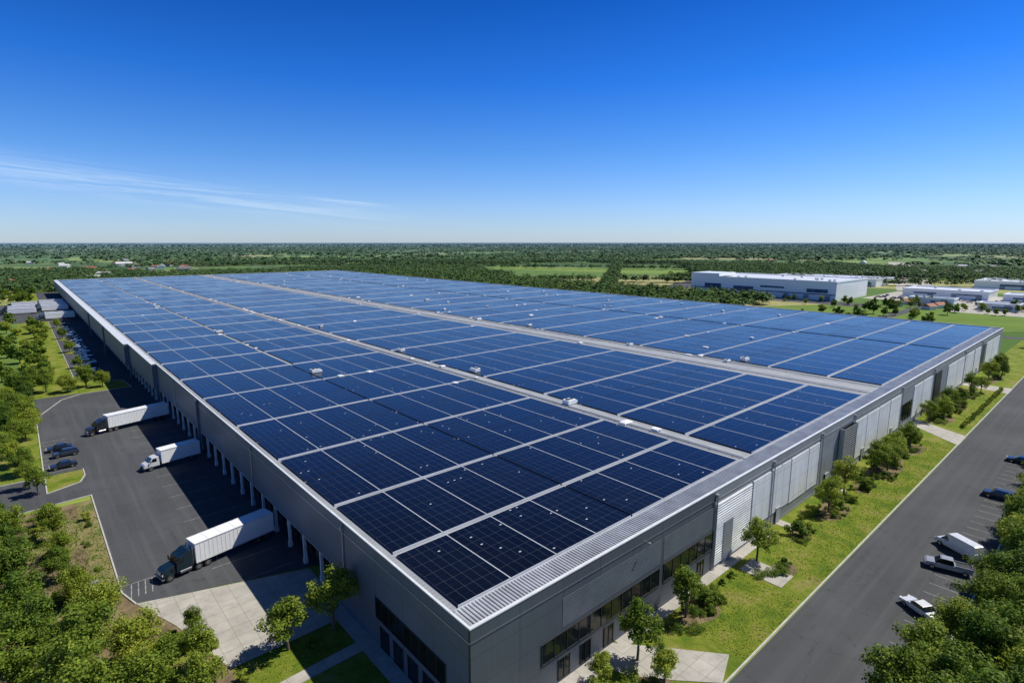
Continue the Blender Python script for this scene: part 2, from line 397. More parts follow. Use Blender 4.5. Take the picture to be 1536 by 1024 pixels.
sheet('plaza',[(16,-.02),(18,-4.5),(21,-8),(24.5,-11.6),(29,-10),(24,-4),(20.5,-.02)],.05,'concrete')
rect('footpath',21,-1.6,60,-.02,.04,'concrete')
rect('footpath',5,-2.2,16,-.02,.042,'concrete')
rect('footpath',63,-3.2,65,-.02,.045,'concrete'); rect('footpath',84,-3.4,86,-.02,.045,'concrete')
for i,(cx,cy,rx,ry) in enumerate([(33.5,-3.6,4,1.9),(62,-4.6,2.2,1.4),(76,-4.6,6,2.2),(90,-5,3,1.6),(104,-5.2,8,2.6),(119,-4.8,6,2.6),(152,-4.2,6,2.6),(168,-4.8,7,2.2),(188,-4.6,6,2),(50.5,-6.9,2.2,1.6),(20,-6.5,2.4,1.5),(218,-5.5,8,2)]):
    blob('planting_bed',cx,cy,rx,ry,.018,'mulch',i)
b=MB()
for i in range(30): b.box(45+i*2.9,-25.8,.035,45.08+i*2.9,-21.4,.042)
o=b.obj('stall_markings','marking'); o['kind']='structure'
b=MB()
for i in range(18): b.box(-10.5,38.3+6*i+3,.032,-1,38.38+6*i+3,.038)
for i in range(9): b.box(-27,106+i*2.9,.047,-22.2,106.1+i*2.9,.053)
for i in range(4): 
    b.add([(-20.3+i*.8,46.8,.036),(-20.18+i*.8,46.8,.036),(-19.7+i*.8,50.5,.036),(-19.82+i*.8,50.5,.036)],[(0,1,2,3)])
b.box(-20.6,50.6,.036,-14,50.7,.041)
for i in range(60): b.box(-13.5,205+i*2.9,.036,-8.5,205.08+i*2.9,.042)
o=b.obj('stall_markings','marking'); o['kind']='structure'

# ------------------------------------------------------------ warehouse
LX,LY=268.,620.
wh=empty('warehouse','huge grey flat roofed warehouse with white wall panels and loading docks','warehouse')
b=MB(); b.box(0,0,0,42.9,.3,12); b.obj('wall','charcoal',wh)
b=MB(); b.box(42.9,0,0,LX,.3,12); b.obj('wall','grey',wh)
b=MB(); b.box(0,.3,0,.3,30,12); b.box(0,30,4.7,.3,LY,12); b.obj('wall','charcoalY',wh)
b=MB(); b.box(-1.1,147,4.76,-.004,190,11.9); b.box(-2.4,190,4.76,-.004,LY,11.9); b.obj('stepped_wall','charcoalY',wh)
b=MB(); b.box(-1.2,146.9,11.9,-.1,189.89,12.1); b.box(-2.5,189.9,11.9,-.1,LY+.09,12.1); b.obj('parapet_coping','coping',wh)
for y,xx in ((98.8,0),(146.3,0),(189.2,-1.1),(247,-2.4),(307,-2.4)):
    b=MB(); b.box(xx-.5,y,0,xx-.005,y+.6,12.05); b.obj('pilaster','charcoalY',wh)
b=MB(); b.box(2.2,30,0,2.4,LY,4.7); b.box(.3,29.8,0,2.4,30,4.7); b.box(.3,30,4.7,2.4,LY,4.9); b.obj('recessed_wall','recess',wh)
b=MB(); b.box(LX-.3,.3,0,LX,LY,12); b.box(.3,LY-.3,4.9,LX-.3,LY,12); b.obj('wall','grey',wh)
b=MB(); b.box(.3,.3,11.5,LX-.3,LY-.3,11.72); b.obj('roof','roof',wh)
b=MB(); cz=12.0
b.box(-.06,-.06,cz,LX+.06,.3,cz+.13); b.box(-.06,.3,cz,.2,LY+.06,cz+.13); b.box(LX-.3,.3,cz,LX+.06,LY+.06,cz+.13); b.box(.2,LY-.3,cz,LX-.3,LY+.06,cz+.13)
b.obj('parapet_coping','coping',wh)
b=MB(); b.ribs(.7,LX-.8,.42,.6,3.2,11.74,.12,'x'); b.obj('standing_seam_strip','seam',wh)
b=MB(); b.ribs(3.5,LY-1,.6,.4,1.0,11.74,.08,'y'); b.obj('standing_seam_strip','roof',wh)
b=MB(); b.box(.6,3.21,11.72,LX-.6,3.27,11.95); b.obj('strip_flashing','coping',wh)
b=MB(); b.box(0,-.06,10.55,42.9,-.002,10.7); b.box(0,-.05,.0,42.9,-.002,.35); b.obj('wall_trim','charcoal',wh)
b=MB(); b.box(42.9,-.06,10.55,LX,-.002,10.7); b.box(42.9,-.05,.0,LX,-.002,.35); b.obj('wall_trim','grey',wh)
b=MB(); b.box(-.06,0,10.55,-.002,98.7,10.7); b.box(-.1,30,4.55,-.002,LY,4.75); b.obj('wall_trim','steel',wh)
def window_band(x0,x1,z0,z1,n,side='R'):
    e=bpy.data.objects.new('window',None); COL.objects.link(e); e.parent=wh
    g1=MB(); f1=MB()
    if side=='R':
        g1.box(x0,-.03,z0,x1,-.003,z1)
        f1.box(x0-.1,-.1,z0-.1,x1+.1,-.004,z0); f1.box(x0-.1,-.1,z1,x1+.1,-.004,z1+.1)
        for i in range(n+1):
            x=x0+(x1-x0)*i/n; f1.box(x-.05,-.09,z0,x+.05,-.031,z1)
    else:
        g1.box(-.03,x0,z0,-.003,x1,z1)
        f1.box(-.1,x0-.1,z0-.1,-.004,x1+.1,z0); f1.box(-.1,x0-.1,z1,-.004,x1+.1,z1+.1)
        for i in range(n+1):
            x=x0+(x1-x0)*i/n; f1.box(-.09,x-.05,z0,-.031,x+.05,z1)
    g1.obj('glass','glass',e); f1.obj('frame','dark',e)
window_band(9,29.6,3.4,5.7,11); window_band(30.6,42.6,3.4,5.9,6)
window_band(4,18,3.6,6.0,9,'L')
for a,bb in ((11.5,13.2),(15,16.6),(19,20.6),(23,24.6),(35,36.5),(39,40.5)): window_band(a,bb,.36,2.7,2)
for a in (3.2,6.2,9.2,12.2,15.2): window_band(a,a+1.9,.15,2.6,1,'L')
window_band(132,141,2.2,6.6,4)
def panelR(name,x0,x1,z0,z1,mat,pro=.12,n=None):
    b=MB()
    b.box(x0,-pro,z0,x1,-.003,z1)
    if n:
        for i in range(n):
            z=z0+(z1-z0)*(i+.5)/n; b.box(x0+.04,-pro-.07,z-.055,x1-.04,-pro-.002,z+.055)
    b.obj(name,mat,wh)
panelR('ribbed_cladding',12,29.8,6.2,9.6,'ribgrey',.03); panelR('ribbed_cladding',30.4,42.4,6.4,9.6,'ribgrey',.03)
panelR('louvre_screen',43.2,53.6,.5,9.9,'ribwhite',.15,24)
panelR('white_cladding',54.2,60.2,2.2,10.0,'white_clad'); panelR('white_cladding',60.6,67.6,2.2,10.0,'white_clad'); panelR('white_cladding',68,75,2.0,10.0,'white_clad',.14); panelR('white_cladding',75.4,80,2.0,10.0,'white_clad')
for a,bb in ((98,106),(106.4,114),(114.4,122),(122.4,131),(142,150),(150.4,160)): panelR('white_cladding',a,bb,1.4,9.8,'white_clad',.12+.02*(int(a)%2))
for a,bb in ((178,190),(190.5,203),(203.5,215),(216,226),(236,248),(248.5,262)): panelR('white_cladding',a,bb,1.0,9.8,'white_clad')
panelR('entrance_screen',163,170,.4,9.9,'dark',.2)
panelR('entrance_screen',228,233,.4,9.9,'dark',.2)
b=MB(); x0,x1=90,97
b.box(x0,-.12,.4,x1,-.003,10.2); b.obj('screen_backing','dark',wh)
b=MB()
for i in range(15): b.box(x0+i*.5-.04+.0,-.9,.4,x0+i*.5+.04,-.8,10.2)
for i in range(21): b.box(x0,-.98,.5+i*.48,x1,-.901,.58+i*.48)
for x in (x0,x1): b.box(x-.1,-.99,0,x+.1,-.121,10.3)
b.obj('lattice_screen','steel',wh)
for x in (63,84,104,124,152,185,221):
    b=MB(); b.box(x,-.26,.15,x+1.5,-.16,2.6); b.box(x-.12,-.3,2.6,x+1.62,-.05,2.75); b.obj('door','doorgrey',wh)
panelR('tall_door',45.4,48.0,.2,6.4,'grey',.26)
for x in (43,61,81,98,131,161,200,227):
    b=MB(); b.cyl((x,-.25,5.8),.09,11.4,'z',8); b.box(x-.25,-.4,11.0,x+.25,-.005,11.5); b.obj('downpipe','steel',wh)
for y in (26,62,124):
    b=MB(); b.cyl((-.14,y,8.2),.09,7.2,'z',8); b.box(-.35,y-.25,11.0,-.005,y+.25,11.5); b.obj('downpipe','steel',wh)
for x in (26,62,102,160,200):
    b=MB(); b.cyl((x,-.4,10.9),.03,.8,'y',6); b.box(x-.12,-1.0,10.84,x+.12,-.7,10.94); b.obj('wall_lamp','steel',wh)
N=94
for i in range(N):
    y=34+6*i
    b=MB(); b.box(-.02,y-.2,0,.36,y+.2,4.55); b.box(-.1,y-.28,0,.44,y+.28,.9)
    b.obj('pillar','offwhite',wh)
    yc=y+3
    if yc<LY-3:
        e=bpy.data.objects.new('dock_door',None); COL.objects.link(e); e.parent=wh
        b=MB(); b.box(2.05,yc-1.3,1.1,2.19,yc+1.3,4.0)
        for k in range(4): b.box(2.0,yc-1.25,1.2+k*.7,2.049,yc+1.25,1.22+k*.7)
        b.obj('door_leaf','offwhite' if i%3 else 'doorgrey',e)
        b=MB(); b.box(1.6,yc-1.75,1.0,2.19,yc-1.31,4.4); b.box(1.6,yc+1.31,1.0,2.19,yc+1.75,4.4); b.box(1.6,yc-1.3,4.01,2.19,yc+1.3,4.4); b.box(1.7,yc-1.6,.3,2.19,yc+1.6,.99)
        b.obj('dock_shelter','rubber',e)

# ------------------------------------------------------------ solar arrays
rows=[3.6,15.9,31.2,52.2,74.3,99.2,122,146.4,169,192.3,220,247.5,277,307.3,343,380.4,420,460,497.5,540,580,617.5]
tcache={}
def table(w,d,parent,loc):
    k=(round(w,2),round(d,2))
    if k not in tcache:
        b=MB(); b.box(0,0,0,w,d,.05); o=b.obj('solar_panel','solar',parent); tcache[k]=o
    else:
        o=tcache[k].copy(); COL.objects.link(o); o.parent=parent
    o.location=loc; return o
groups=[(1.2,55.8,8),(60.6,113.8,7),(127.6,196.2,8),(197.8,266.2,8)]
for ri in range(len(rows)-1):
    aisle=.85 if ri<5 else 1.3 if ri<9 else 2.2
    y0=rows[ri]; y1=rows[ri+1]-aisle
    for gi,(x0,x1,n) in enumerate(groups):
        segs=[(x0,28.2,4),(29.4 if ri>5 else 28.4,x1,4)] if gi==0 else [(x0,x1,n)]
        e=empty('solar_array','dark navy solar panel array in silver frames on the warehouse roof','solar panels',(x0,y0,0),group='solar arrays on the warehouse roof')
        fr=MB()
        for a,b_,k in segs:
            tw=(b_-a)/k; gap=.24
            nsub=2 if (y1-y0)>18 else 1
            dd=(y1-y0)/nsub
            for j in range(k):
                for q in range(nsub):
                    table(tw-gap,dd-(.2 if nsub==2 else .0),e,(a-x0+j*tw+gap/2,q*dd,11.93))
                if j: fr.box(a-x0+j*tw-.05,.0,11.8,a-x0+j*tw+.05,y1-y0,11.99)
            fr.box(a-x0+.05,-.08,11.75,b_-x0-.05,-.02,11.99); fr.box(a-x0+.05,y1-y0+.02,11.75,b_-x0-.05,y1-y0+.08,11.99)
        fr.obj('mounting_frame','rail',e)
for x in (57.2,117.2,125.0):
    b=MB(); b.cyl((x,LY/2,11.95),.08,LY-6,'y',8); b.cyl((x+.35,LY/2,11.9),.05,LY-6,'y',8)
    y=5
    while y<LY-5: b.box(x-.2,y,11.72,x+.55,y+.12,11.84); y+=4
    o=b.obj('roof_pipe','steel'); o['label']='long galvanised pipe run on the warehouse roof'; o['category']='pipe'; o['group']='pipe runs along the roof walkways'
for x0,x1 in ((58.4,59.4),(120.0,122.0)):
    b=MB(); b.box(x0,4,11.725,x1,LY-4,11.76); o=b.obj('roof_walkway','walk'); o['label']='pale walkway strip between solar arrays on roof'; o['category']='walkway'
def unit_big():
    e=empty('rooftop_unit','white rooftop ventilation unit standing between solar arrays','air conditioner')
    b=MB(); b.box(-1.6,-1.0,0,1.6,1.0,.22); b.obj('curb','steel',e)
    b=MB(); b.box(-1.5,-.9,.22,.9,.9,1.05); b.prism([(.9,.22),(1.5,.22),(1.5,.7),(.9,1.0)],.8); b.obj('casing','whitepaint',e,.04)
    b=MB(); b.cyl((-.8,0,1.11),.5,.12,'z',20); b.cyl((.3,0,1.11),.42,.12,'z',20); b.obj('fan_guard','dark',e)
    return e
def unit_small():
    e=empty('roof_vent','small white roof vent on the warehouse roof','roof vent')
    b=MB(); b.box(-.6,-.6,0,.6,.6,.3); b.obj('curb','offwhite',e)
    b=MB(); b.prism([(-.8,.3),(.8,.3),(.7,.5),(.0,.6),(-.7,.5)],.75); b.obj('hood','whitepaint',e,.03)
    return e
def unit_dome():
    e=empty('skylight','white domed skylight on the warehouse roof','skylight')
    b=MB(); b.box(-1.3,-.8,0,1.3,.8,.22); b.obj('curb','offwhite',e)
    b=MB(); b.prism([(-1.25,.22),(1.25,.22),(1.1,.36),(.5,.45),(-.5,.45),(-1.1,.36)],lambda z:.78-(z-.22)*.8); b.obj('dome','whitepaint',e,.03)
    return e
ub,us,ud=unit_big(),unit_small(),unit_dome()
for u in (ub,us,ud): scan(u)
G='vents and units on the warehouse roof'
bigs=[(62.2,80),(62,118),(30,107),(29,197),(130,39),(125.5,42),(27,312),(126,77),(64,185),(130,131),(155,247),(126,160)]
ub.location=(59.6,43,11.74); ub['group']=G; us.location=(58.5,20.5,11.74); us['group']=G; ud.location=(58,27,11.74); ud['group']=G
for x,y in bigs: dup(ub,(x,y,12.0 if x not in (126,125.5) else 11.74),random.choice([0,math.pi/2,.1]),random.uniform(.7,.95),group=G)
used=[]
for i in range(190):
    t=random.random()
    if t<.35:
        x=random.choice([58.6,59.4,29.2,116,125.6,126.2,197.0]); y=random.uniform(30,600)
        if x==29.2 and y<125: y+=150
        z=11.74
    else:
        r=random.randrange(3,len(rows)-1); x=random.uniform(4,262) if t<.6 else random.uniform(131,262); y=rows[r]-(.5 if r<8 else .8); z=11.74
        if t>.75: y+=random.uniform(3,16); z=11.98
    if any(abs(x-a)<3 and abs(y-c)<3 for a,c in used+bigs): continue
    used.append((x,y))
    k=random.uniform(.6,1.05)
    dup(random.choice([us,us,ud]),(x,y,z),random.choice([0,math.pi/2]),(k,k,k*.8),group=G)

# ------------------------------------------------------------ vehicles
def wheels(parent,xs,yh,r,wd=.24,dual=False):
    for x in xs:
        for s in (-1,1):
            e=bpy.data.objects.new('wheel',None); COL.objects.link(e); e.parent=parent
            wdd=wd*2.2 if dual and x!=max(xs) else wd
            b=MB(); b.cyl((x,s*(yh-wdd/2),r),r,wdd,'y',22); b.obj('tyre','rubber',e,.03)
            b=MB(); b.cyl((x,s*(yh-wdd/2),r),r*.58,wdd+.03,'y',14); b.obj('rim','chrome',e,.01)
paints={}
def paint(name,col):
    if name not in paints:
        t=NT('car_paint_'+name); n=t.noise(t.obj(),3,4); c=t.ramp(n,[(.3,sc(col,.9)),(.7,sc(col,1.08))]); t.b.inputs['Coat Weight'].default_value=.8; t.b.inputs['Coat Roughness'].default_value=.05
        paints[name]=t.fin(c,.35,.15)
    return paints[name]
def car(kind,cname,col,label):
    e=empty('parked_car',label,'car'); pm=paint(cname,col)
    if kind=='sedan':
        L=4.6; prof=[(0,.35),(0,.85),(.15,1.0),(1.0,1.05),(3.1,.98),(4.3,.82),(4.58,.66),(4.6,.35)]; gl=[(.75,1.0),(1.35,1.42),(2.6,1.44),(3.35,.97)]; rf=[(1.3,1.41),(1.4,1.47),(2.5,1.49),(2.65,1.43)]
    elif kind=='suv':
        L=4.7; prof=[(0,.4),(-.02,.95),(.08,1.12),(3.2,1.12),(4.4,1.0),(4.68,.8),(4.7,.4)]; gl=[(.1,1.1),(.45,1.66),(2.7,1.68),(3.45,1.11)]; rf=[(.35,1.65),(.5,1.72),(2.6,1.74),(2.78,1.67)]
    elif kind=='van':
        L=5.4; prof=[(0,.4),(-.02,1.1),(0,1.25),(3.9,1.25),(5.0,1.05),(5.38,.8),(5.4,.4)]; gl=[(3.0,1.22),(3.3,1.98),(3.75,2.0),(4.55,1.15)]; rf=[(.02,1.22),(.1,2.08),(.3,2.15),(3.6,2.15),(3.9,2.02),(3.3,1.22)]
    else:
        L=5.5; prof=[(0,.5),(0,1.12),(.05,1.15),(2.0,1.15),(4.1,1.15),(5.2,1.06),(5.48,.85),(5.5,.5)]; gl=[(2.05,1.13),(2.25,1.76),(3.6,1.78),(4.3,1.14)]; rf=[(2.2,1.75),(2.3,1.82),(3.5,1.84),(3.7,1.76)]
    o=L/2; sh=lambda P:[(x-o,z) for x,z in P]
    b=MB(); b.prism(sh(prof),lambda z:.9-.06*max(0,(z-.8))*1.5-(.06 if z<.45 else 0))
    b.obj('body',pm,e,.06)
    b=MB(); b.prism(sh(gl),lambda z:.82-(z-1.05)*.28); b.obj('side_window','carglass',e,.02)
    b=MB(); b.prism(sh(rf),(lambda z:.84-(z-1.05)*.16) if kind=='van' else (lambda z:.84-(z-1.05)*.28)); b.obj('roof',pm,e,.02)
    if kind=='pickup':
        b=MB(); b.box(.12-o,-.74,1.152,1.9-o,.74,1.17); b.obj('cargo_bed','dark',e)
        b=MB(); b.box(0.0-o,-.86,1.155,2.0-o,-.76,1.3); b.box(0.0-o,.76,1.155,2.0-o,.86,1.3); b.box(-o,-.75,1.155,.1-o,.75,1.3); b.obj('bed_wall',pm,e,.01)
    wheels(e,(-o+.85,o-.95),.92,.34 if kind in('sedan',) else .38)
    for s in (-1,1):
        b=MB(); b.box(o-.16,s*.62-.16,.68,o-.0,s*.62+.16,.8); b.obj('headlight','lamp',e,.02)
        b=MB(); b.box(-o-.03,s*.68-.12,.8,-o+.1,s*.68+.12,.95); b.obj('tail_light','redlamp',e,.02)
        b=MB(); b.box(o-1.75,s*.98-.1,1.05,o-1.6,s*.98+.08,1.18); b.obj('mirror',pm,e,.02)
    b=MB(); b.box(o-.06,-.45,.48,o+.015,.45,.66); b.obj('grille','dark',e)
    return e
def semi(cabcol,cabname,label,tl=11.5):
    e=empty('semi_truck',label,'truck'); pm=paint(cabname,cabcol)
    tr=bpy.data.objects.new('trailer',None); COL.objects.link(tr); tr.parent=e
    b=MB(); b.box(0,-1.3,1.25,tl,1.3,4.05); b.obj('cargo_box','whitepaint',tr,.05)
    b=MB()
    for z0,z1 in ((1.12,1.25),(4.0,4.1)):
        for s in (-1,1): b.box(.0,s*1.33-.03,z0,tl,s*1.33+.03,z1)
    for k in range(int(tl/.6)):
        for s in (-1,1): b.box(.3+k*.6,s*1.312-.01,1.3,.33+k*.6,s*1.312+.01,3.98)
    for k in range(1,6): b.box(tl*k/6-.02,-1.28,4.052,tl*k/6+.02,1.28,4.07)
    b.obj('side_rail','offwhite',tr)
    b=MB(); b.box(.2,-.5,.85,tl-.6,.5,1.12); b.box(tl-3.0,-1.0,.2,tl-2.85,-.8,1.12); b.box(tl-3.0,.8,.2,tl-2.85,1.0,1.12); b.box(.05,-1.2,.5,.15,1.2,.62); b.box(.05,-.9,.6,.15,-.8,1.1); b.box(.05,.8,.6,.15,.9,1.1)
    b.obj('underframe','dark',tr)
    b=MB(); b.box(-.03,-1.2,1.3,-.002,-.02,3.95); b.box(-.03,.02,1.3,-.002,1.2,3.95); b.obj('rear_door','offwhite',tr)
    cb=bpy.data.objects.new('cab',None); COL.objects.link(cb); cb.parent=e; c=tl+.35
    b=MB(); b.prism([(c,.8),(c,3.35),(c+.5,3.5),(c+1.3,3.1),(c+1.75,2.95),(c+2.15,2.1),(c+2.2,.8)],lambda z:1.22-.06*max(0,z-2)); b.obj('cab_body',pm,cb,.08)
    b=MB(); b.prism([(c+2.2,.75),(c+2.17,2.05),(c+3.5,1.8),(c+3.85,1.55),(c+3.95,.75)],lambda z:1.0-.12*max(0,z-1.2)); b.obj('hood',pm,cb,.1)
    b=MB()
    for s in (-1,1): b.prism([(c+2.6,.55),(c+2.65,1.15),(c+3.0,1.32),(c+3.6,1.25),(c+3.9,.9),(c+3.8,.8),(c+3.5,1.0),(c+3.0,1.0),(c+2.8,.55)],.2,s*1.02)
    b.obj('fender',pm,cb,.03)
    b=MB(); b.prism([(c+1.80,2.86),(c+2.13,2.14),(c+2.20,2.14),(c+1.86,2.89)],1.02); b.obj('windshield','carglass',cb)
    for s in (-1,1):
        b=MB(); b.prism([(c+1.15,2.1),(c+1.15,2.75),(c+1.7,2.75),(c+1.98,2.1)],.03,s*1.2); b.obj('side_window','carglass',cb)
        b=MB(); b.box(c+2.1,s*1.45-.12,1.9,c+2.2,s*1.45+.12,2.6); b.box(c+2.08,s*1.2-.2,2.3,c+2.12,s*1.2+.2,2.34); b.obj('mirror','dark',cb,.01)
        b=MB(); b.box(c+3.75,s*.82-.16,1.0,c+3.97,s*.82+.14,1.25); b.obj('headlight','lamp',cb,.02)
        b=MB(); b.cyl((c+1.0,s*1.0,.75),.3,1.5,'x',14); b.obj('fuel_tank','chrome',cb,.03)
        b=MB(); b.cyl((c-.1,s*1.0,2.4),.08,2.6,'z',10); b.obj('exhaust_stack','chrome',cb)
    b=MB(); b.box(c+3.955,-.6,.85,c+4.0,.6,1.55); b.obj('grille','chrome',cb,.02)
    b=MB(); b.box(c+3.7,-1.15,.45,c+4.1,1.15,.74); b.obj('bumper','chrome',cb,.05)
    b=MB(); b.box(tl-2.4,-.42,.6,c+3.8,.42,.84); b.obj('chassis','dark',cb)
    wheels(e,(1.3,2.6,tl-1.6,tl-.35,c+3.1),1.25,.52,.28,True)
    return e
def box_truck(label):
    e=empty('box_truck',label,'truck'); pm=paint('white',(.75,.76,.77))
    b=MB(); b.box(0,-1.25,1.1,7.6,1.25,3.75); b.obj('cargo_box','whitepaint',e,.05)
    b=MB()
    for z0,z1 in ((1.0,1.1),(3.7,3.78)):
        for s in (-1,1): b.box(0,s*1.28-.03,z0,7.6,s*1.28+.03,z1)
    b.obj('side_rail','offwhite',e)
    b=MB(); b.prism([(7.9,.75),(7.9,2.65),(8.3,2.75),(9.2,2.6),(9.75,1.75),(10.6,1.5),(10.8,1.2),(10.85,.7)],lambda z:1.05-.08*max(0,z-1.5)); b.obj('cab_body',pm,e,.1)
    b=MB(); b.prism([(9.27,2.5),(9.76,1.82),(9.84,1.82),(9.34,2.54)],.85); b.obj('windshield','carglass',e)
    for s in (-1,1):
        b=MB(); b.prism([(8.4,1.75),(8.45,2.4),(9.1,2.4),(9.5,1.75)],.03,s*1.02); b.obj('side_window','carglass',e)
        b=MB(); b.box(9.6,s*1.25-.1,1.6,9.7,s*1.25+.1,2.1); b.obj('mirror','dark',e,.01)
        b=MB(); b.box(10.6,s*.75-.15,.95,10.87,s*.75+.15,1.15); b.obj('headlight','lamp',e,.02)
    b=MB(); b.box(10.84,-.5,.8,10.89,.5,1.2); b.obj('grille','dark',e)
    b=MB(); b.box(10.6,-1.0,.42,10.98,1.0,.68); b.obj('bumper','dark',e,.04)
    b=MB(); b.box(.2,-.45,.65,10.5,.45,1.0); b.obj('chassis','dark',e)
    wheels(e,(1.8,9.6),1.15,.46,.26,True)
    return e
def place(e,x,y,rot): e.location=(x,y,.035); e.rotation_euler=(0,0,rot)
def ang(x0,y0,x1,y1): return math.atan2(y1-y0,x1-x0)
t1=semi((.006,.022,.034),'teal','white trailer with a dark teal cab backed up to a loading dock',11.8); place(t1,-.9,51.8,ang(-1,52.0,-16,49)); 
t2=box_truck('white box truck backed up to a loading dock'); place(t2,-1.4,96.3,ang(-2,96,-13,94))
t3=semi((.02,.024,.03),'black','white trailer with black cab parked further along the docks',13.9); place(t3,-.9,132.6,ang(-1,132.6,-18,128.3))
scan(t3)
gt='trucks parked at the far docks'
for i,(x,y,a) in enumerate([(-3,448,math.pi),(-3,456,math.pi),(-3,466,math.pi),(-3,478,math.pi),(-3,395,math.pi),(-3,404,math.pi),(-20,440,math.pi*.97),(-20,462,math.pi),(-3,500,math.pi),(-18,490,math.pi)]):
    dup(t3,(x,y,.04),a,1.0,label='white trailer parked at the far end of the docks',group=gt)
c_black=car('sedan','black',(.015,.018,.022),'black sedan parked beside the loading yard')
c_suv=car('suv','graphite',(.04,.05,.065),'dark suv parked in the small lot by the yard')
c_silver=car('suv','silver',(.35,.37,.4),'silver car parked along the warehouse road')
c_white=car('sedan','white',(.75,.76,.77),'white sedan parked in a marked stall')
c_van=car('van','white',(.75,.76,.77),'white van parked in a stall beside the road')
c_pick=car('pickup','silver',(.35,.37,.4),'silver pickup truck parked beside a white van')
c_blue=car('suv','slate',(.03,.036,.048),'dark grey car parked beside the road')
place(c_suv,-23.2,115.5,math.pi+.05); place(c_black,-24,107.5,math.pi+.05)
place(c_van,75.0,-22.2,math.radians(60)); place(c_pick,68,-22.3,math.radians(105)); place(c_white,54,-22.2,math.radians(60)); place(c_blue,103,-23,math.radians(92)); place(c_silver,-24,51,math.pi/2)
c_van.scale=(1.15,1.15,1.15)
cars=[c_black,c_suv,c_silver,c_white,c_blue]
for q in cars+[c_van,c_pick]: scan(q)
gc='cars parked around the warehouse'
for q in cars: q['group']=gc
dup(cars[0],(128,-23,.035),math.radians(93),group=gc,label='car parked in a stall beside the road')
for i in range(44):
    y=206.5+i*4.1
    if random.random()<.62: dup(random.choice([c_black,c_suv,c_blue,c_silver,c_black,c_white]),(-9.8+random.uniform(-.4,.4),y+random.uniform(-.6,.6),.035),random.choice([0,math.pi]),group=gc,label='car parked in line beside the docks')
for x,y in ((-24,120.6),): dup(cars[0],(x,y,.045),math.pi,group=gc,label='black car parked in the small lot')

# ------------------------------------------------------------ trees
def np_mesh(name,V,F,mat):
    k=F.shape[1]; me=bpy.data.meshes.new(name); me.vertices.add(len(V)); me.vertices.foreach_set('co',V.astype(np.float32).ravel())
    me.loops.add(F.size); me.loops.foreach_set('vertex_index',F.astype(np.int32).ravel())
    me.polygons.add(len(F)); me.polygons.foreach_set('loop_start',np.arange(0,F.size,k,dtype=np.int32))
    me.update(calc_edges=True); me.materials.append(mat); return me
def norm(a): return a/np.maximum(np.linalg.norm(a,axis=-1,keepdims=True),1e-6)
def cards(P,Nn,size,r):
    n=len(P); t=norm(np.cross(Nn,norm(r.normal(size=(n,3))))); b=np.cross(Nn,t)
    s=size*r.uniform(.6,1.3,size=(n,1)); a=t*s; c=b*s*.62
    bend=Nn*s*.18
    V=np.stack([P-a-bend,P-c*1.0,P+a-bend,P+c],1).reshape(-1,3); F=np.arange(4*n).reshape(n,4); return V,F
def crown_pts(r,H,R,nc,nl,base=.28):
    cz=H*(base+1)/2; hz=H*(1-base)/2
    C=[];RR=[]
    for i in range(nc):
        d=norm(r.normal(size=3)); rad=r.uniform(.3,.95); z=d[2]*hz*rad*.95
        taper=1-.45*max(0,z/hz)
        C.append((d[0]*R*rad*taper,d[1]*R*rad*taper,cz+z)); RR.append(r.uniform(.15,.36)*R)
    C=np.array(C);RR=np.array(RR)
    pw=RR**2/np.sum(RR**2)
    idx=r.choice(nc,nl,p=pw); d=norm(r.normal(size=(nl,3))); q=r.uniform(.3,1.25,size=(nl,1))**.7
    P=C[idx]+d*q*RR[idx][:,None]*np.array([1,1,.8]); 
    Nn=norm(d*.8+np.array([0,0,.6])+r.normal(size=(nl,3))*.6)
    return P,Nn,C
def trunk_mb(r,H,R,C):
    b=MB()
    def limb(p,q,r0,r1,n=7):
        p=Vector(p);q=Vector(q); d=(q-p).normalized(); u=d.orthogonal().normalized(); v=d.cross(u); vs=[]
        for c,rr in ((p,r0),((p+q)/2+u*.04,(r0+r1)/2),(q,r1)):
            for i in range(n):
                a=2*math.pi*i/n; vs.append(tuple(c+(u*math.cos(a)+v*math.sin(a))*rr))
        f=[(k*n+i,k*n+(i+1)%n,(k+1)*n+(i+1)%n,(k+1)*n+i) for k in range(2) for i in range(n)]
        b.add(vs,f)
    tr=.02*H+.03
    limb((0,0,-.05),(.05,.03,H*.35),tr,tr*.75,9); limb((.05,.03,H*.35),(0,0,H*.8),tr*.75,tr*.2)
    for c in C[:12]: limb((.03,.02,H*r.uniform(.28,.45)),tuple(c),tr*.4,tr*.1,5)
    return b
def tree_proto(seed,H,R,nc,nl,ls,mat,base=.28,name='tree',cat='tree',label='leafy green tree',trunk=True):
    r=np.random.default_rng(seed); P,Nn,C=crown_pts(r,H,R,nc,nl,base); V,F=cards(P,Nn,ls,r)
    e=empty(name,label,cat)
    me=np_mesh('crown',V,F,M[mat]); c=bpy.data.objects.new('crown' if trunk else 'foliage',me); COL.objects.link(c); c.parent=e
    if trunk: trunk_mb(r,H,R,C).obj('trunk','bark',e,smooth=True)
    scan(e); e.location=(0,0,-500); return e
T=[tree_proto(1,7.5,2.7,40,5200,.14,'leaf'),tree_proto(2,8.5,3.2,58,7800,.15,'leafdark',.18),tree_proto(3,8,3.5,64,8400,.15,'leaf',.16),tree_proto(4,6.2,2.3,34,4200,.135,'leaf',.22),tree_proto(5,9.2,3.3,60,8400,.155,'leafdark',.12),tree_proto(6,7.2,3.6,52,7000,.15,'leaf',.2)]
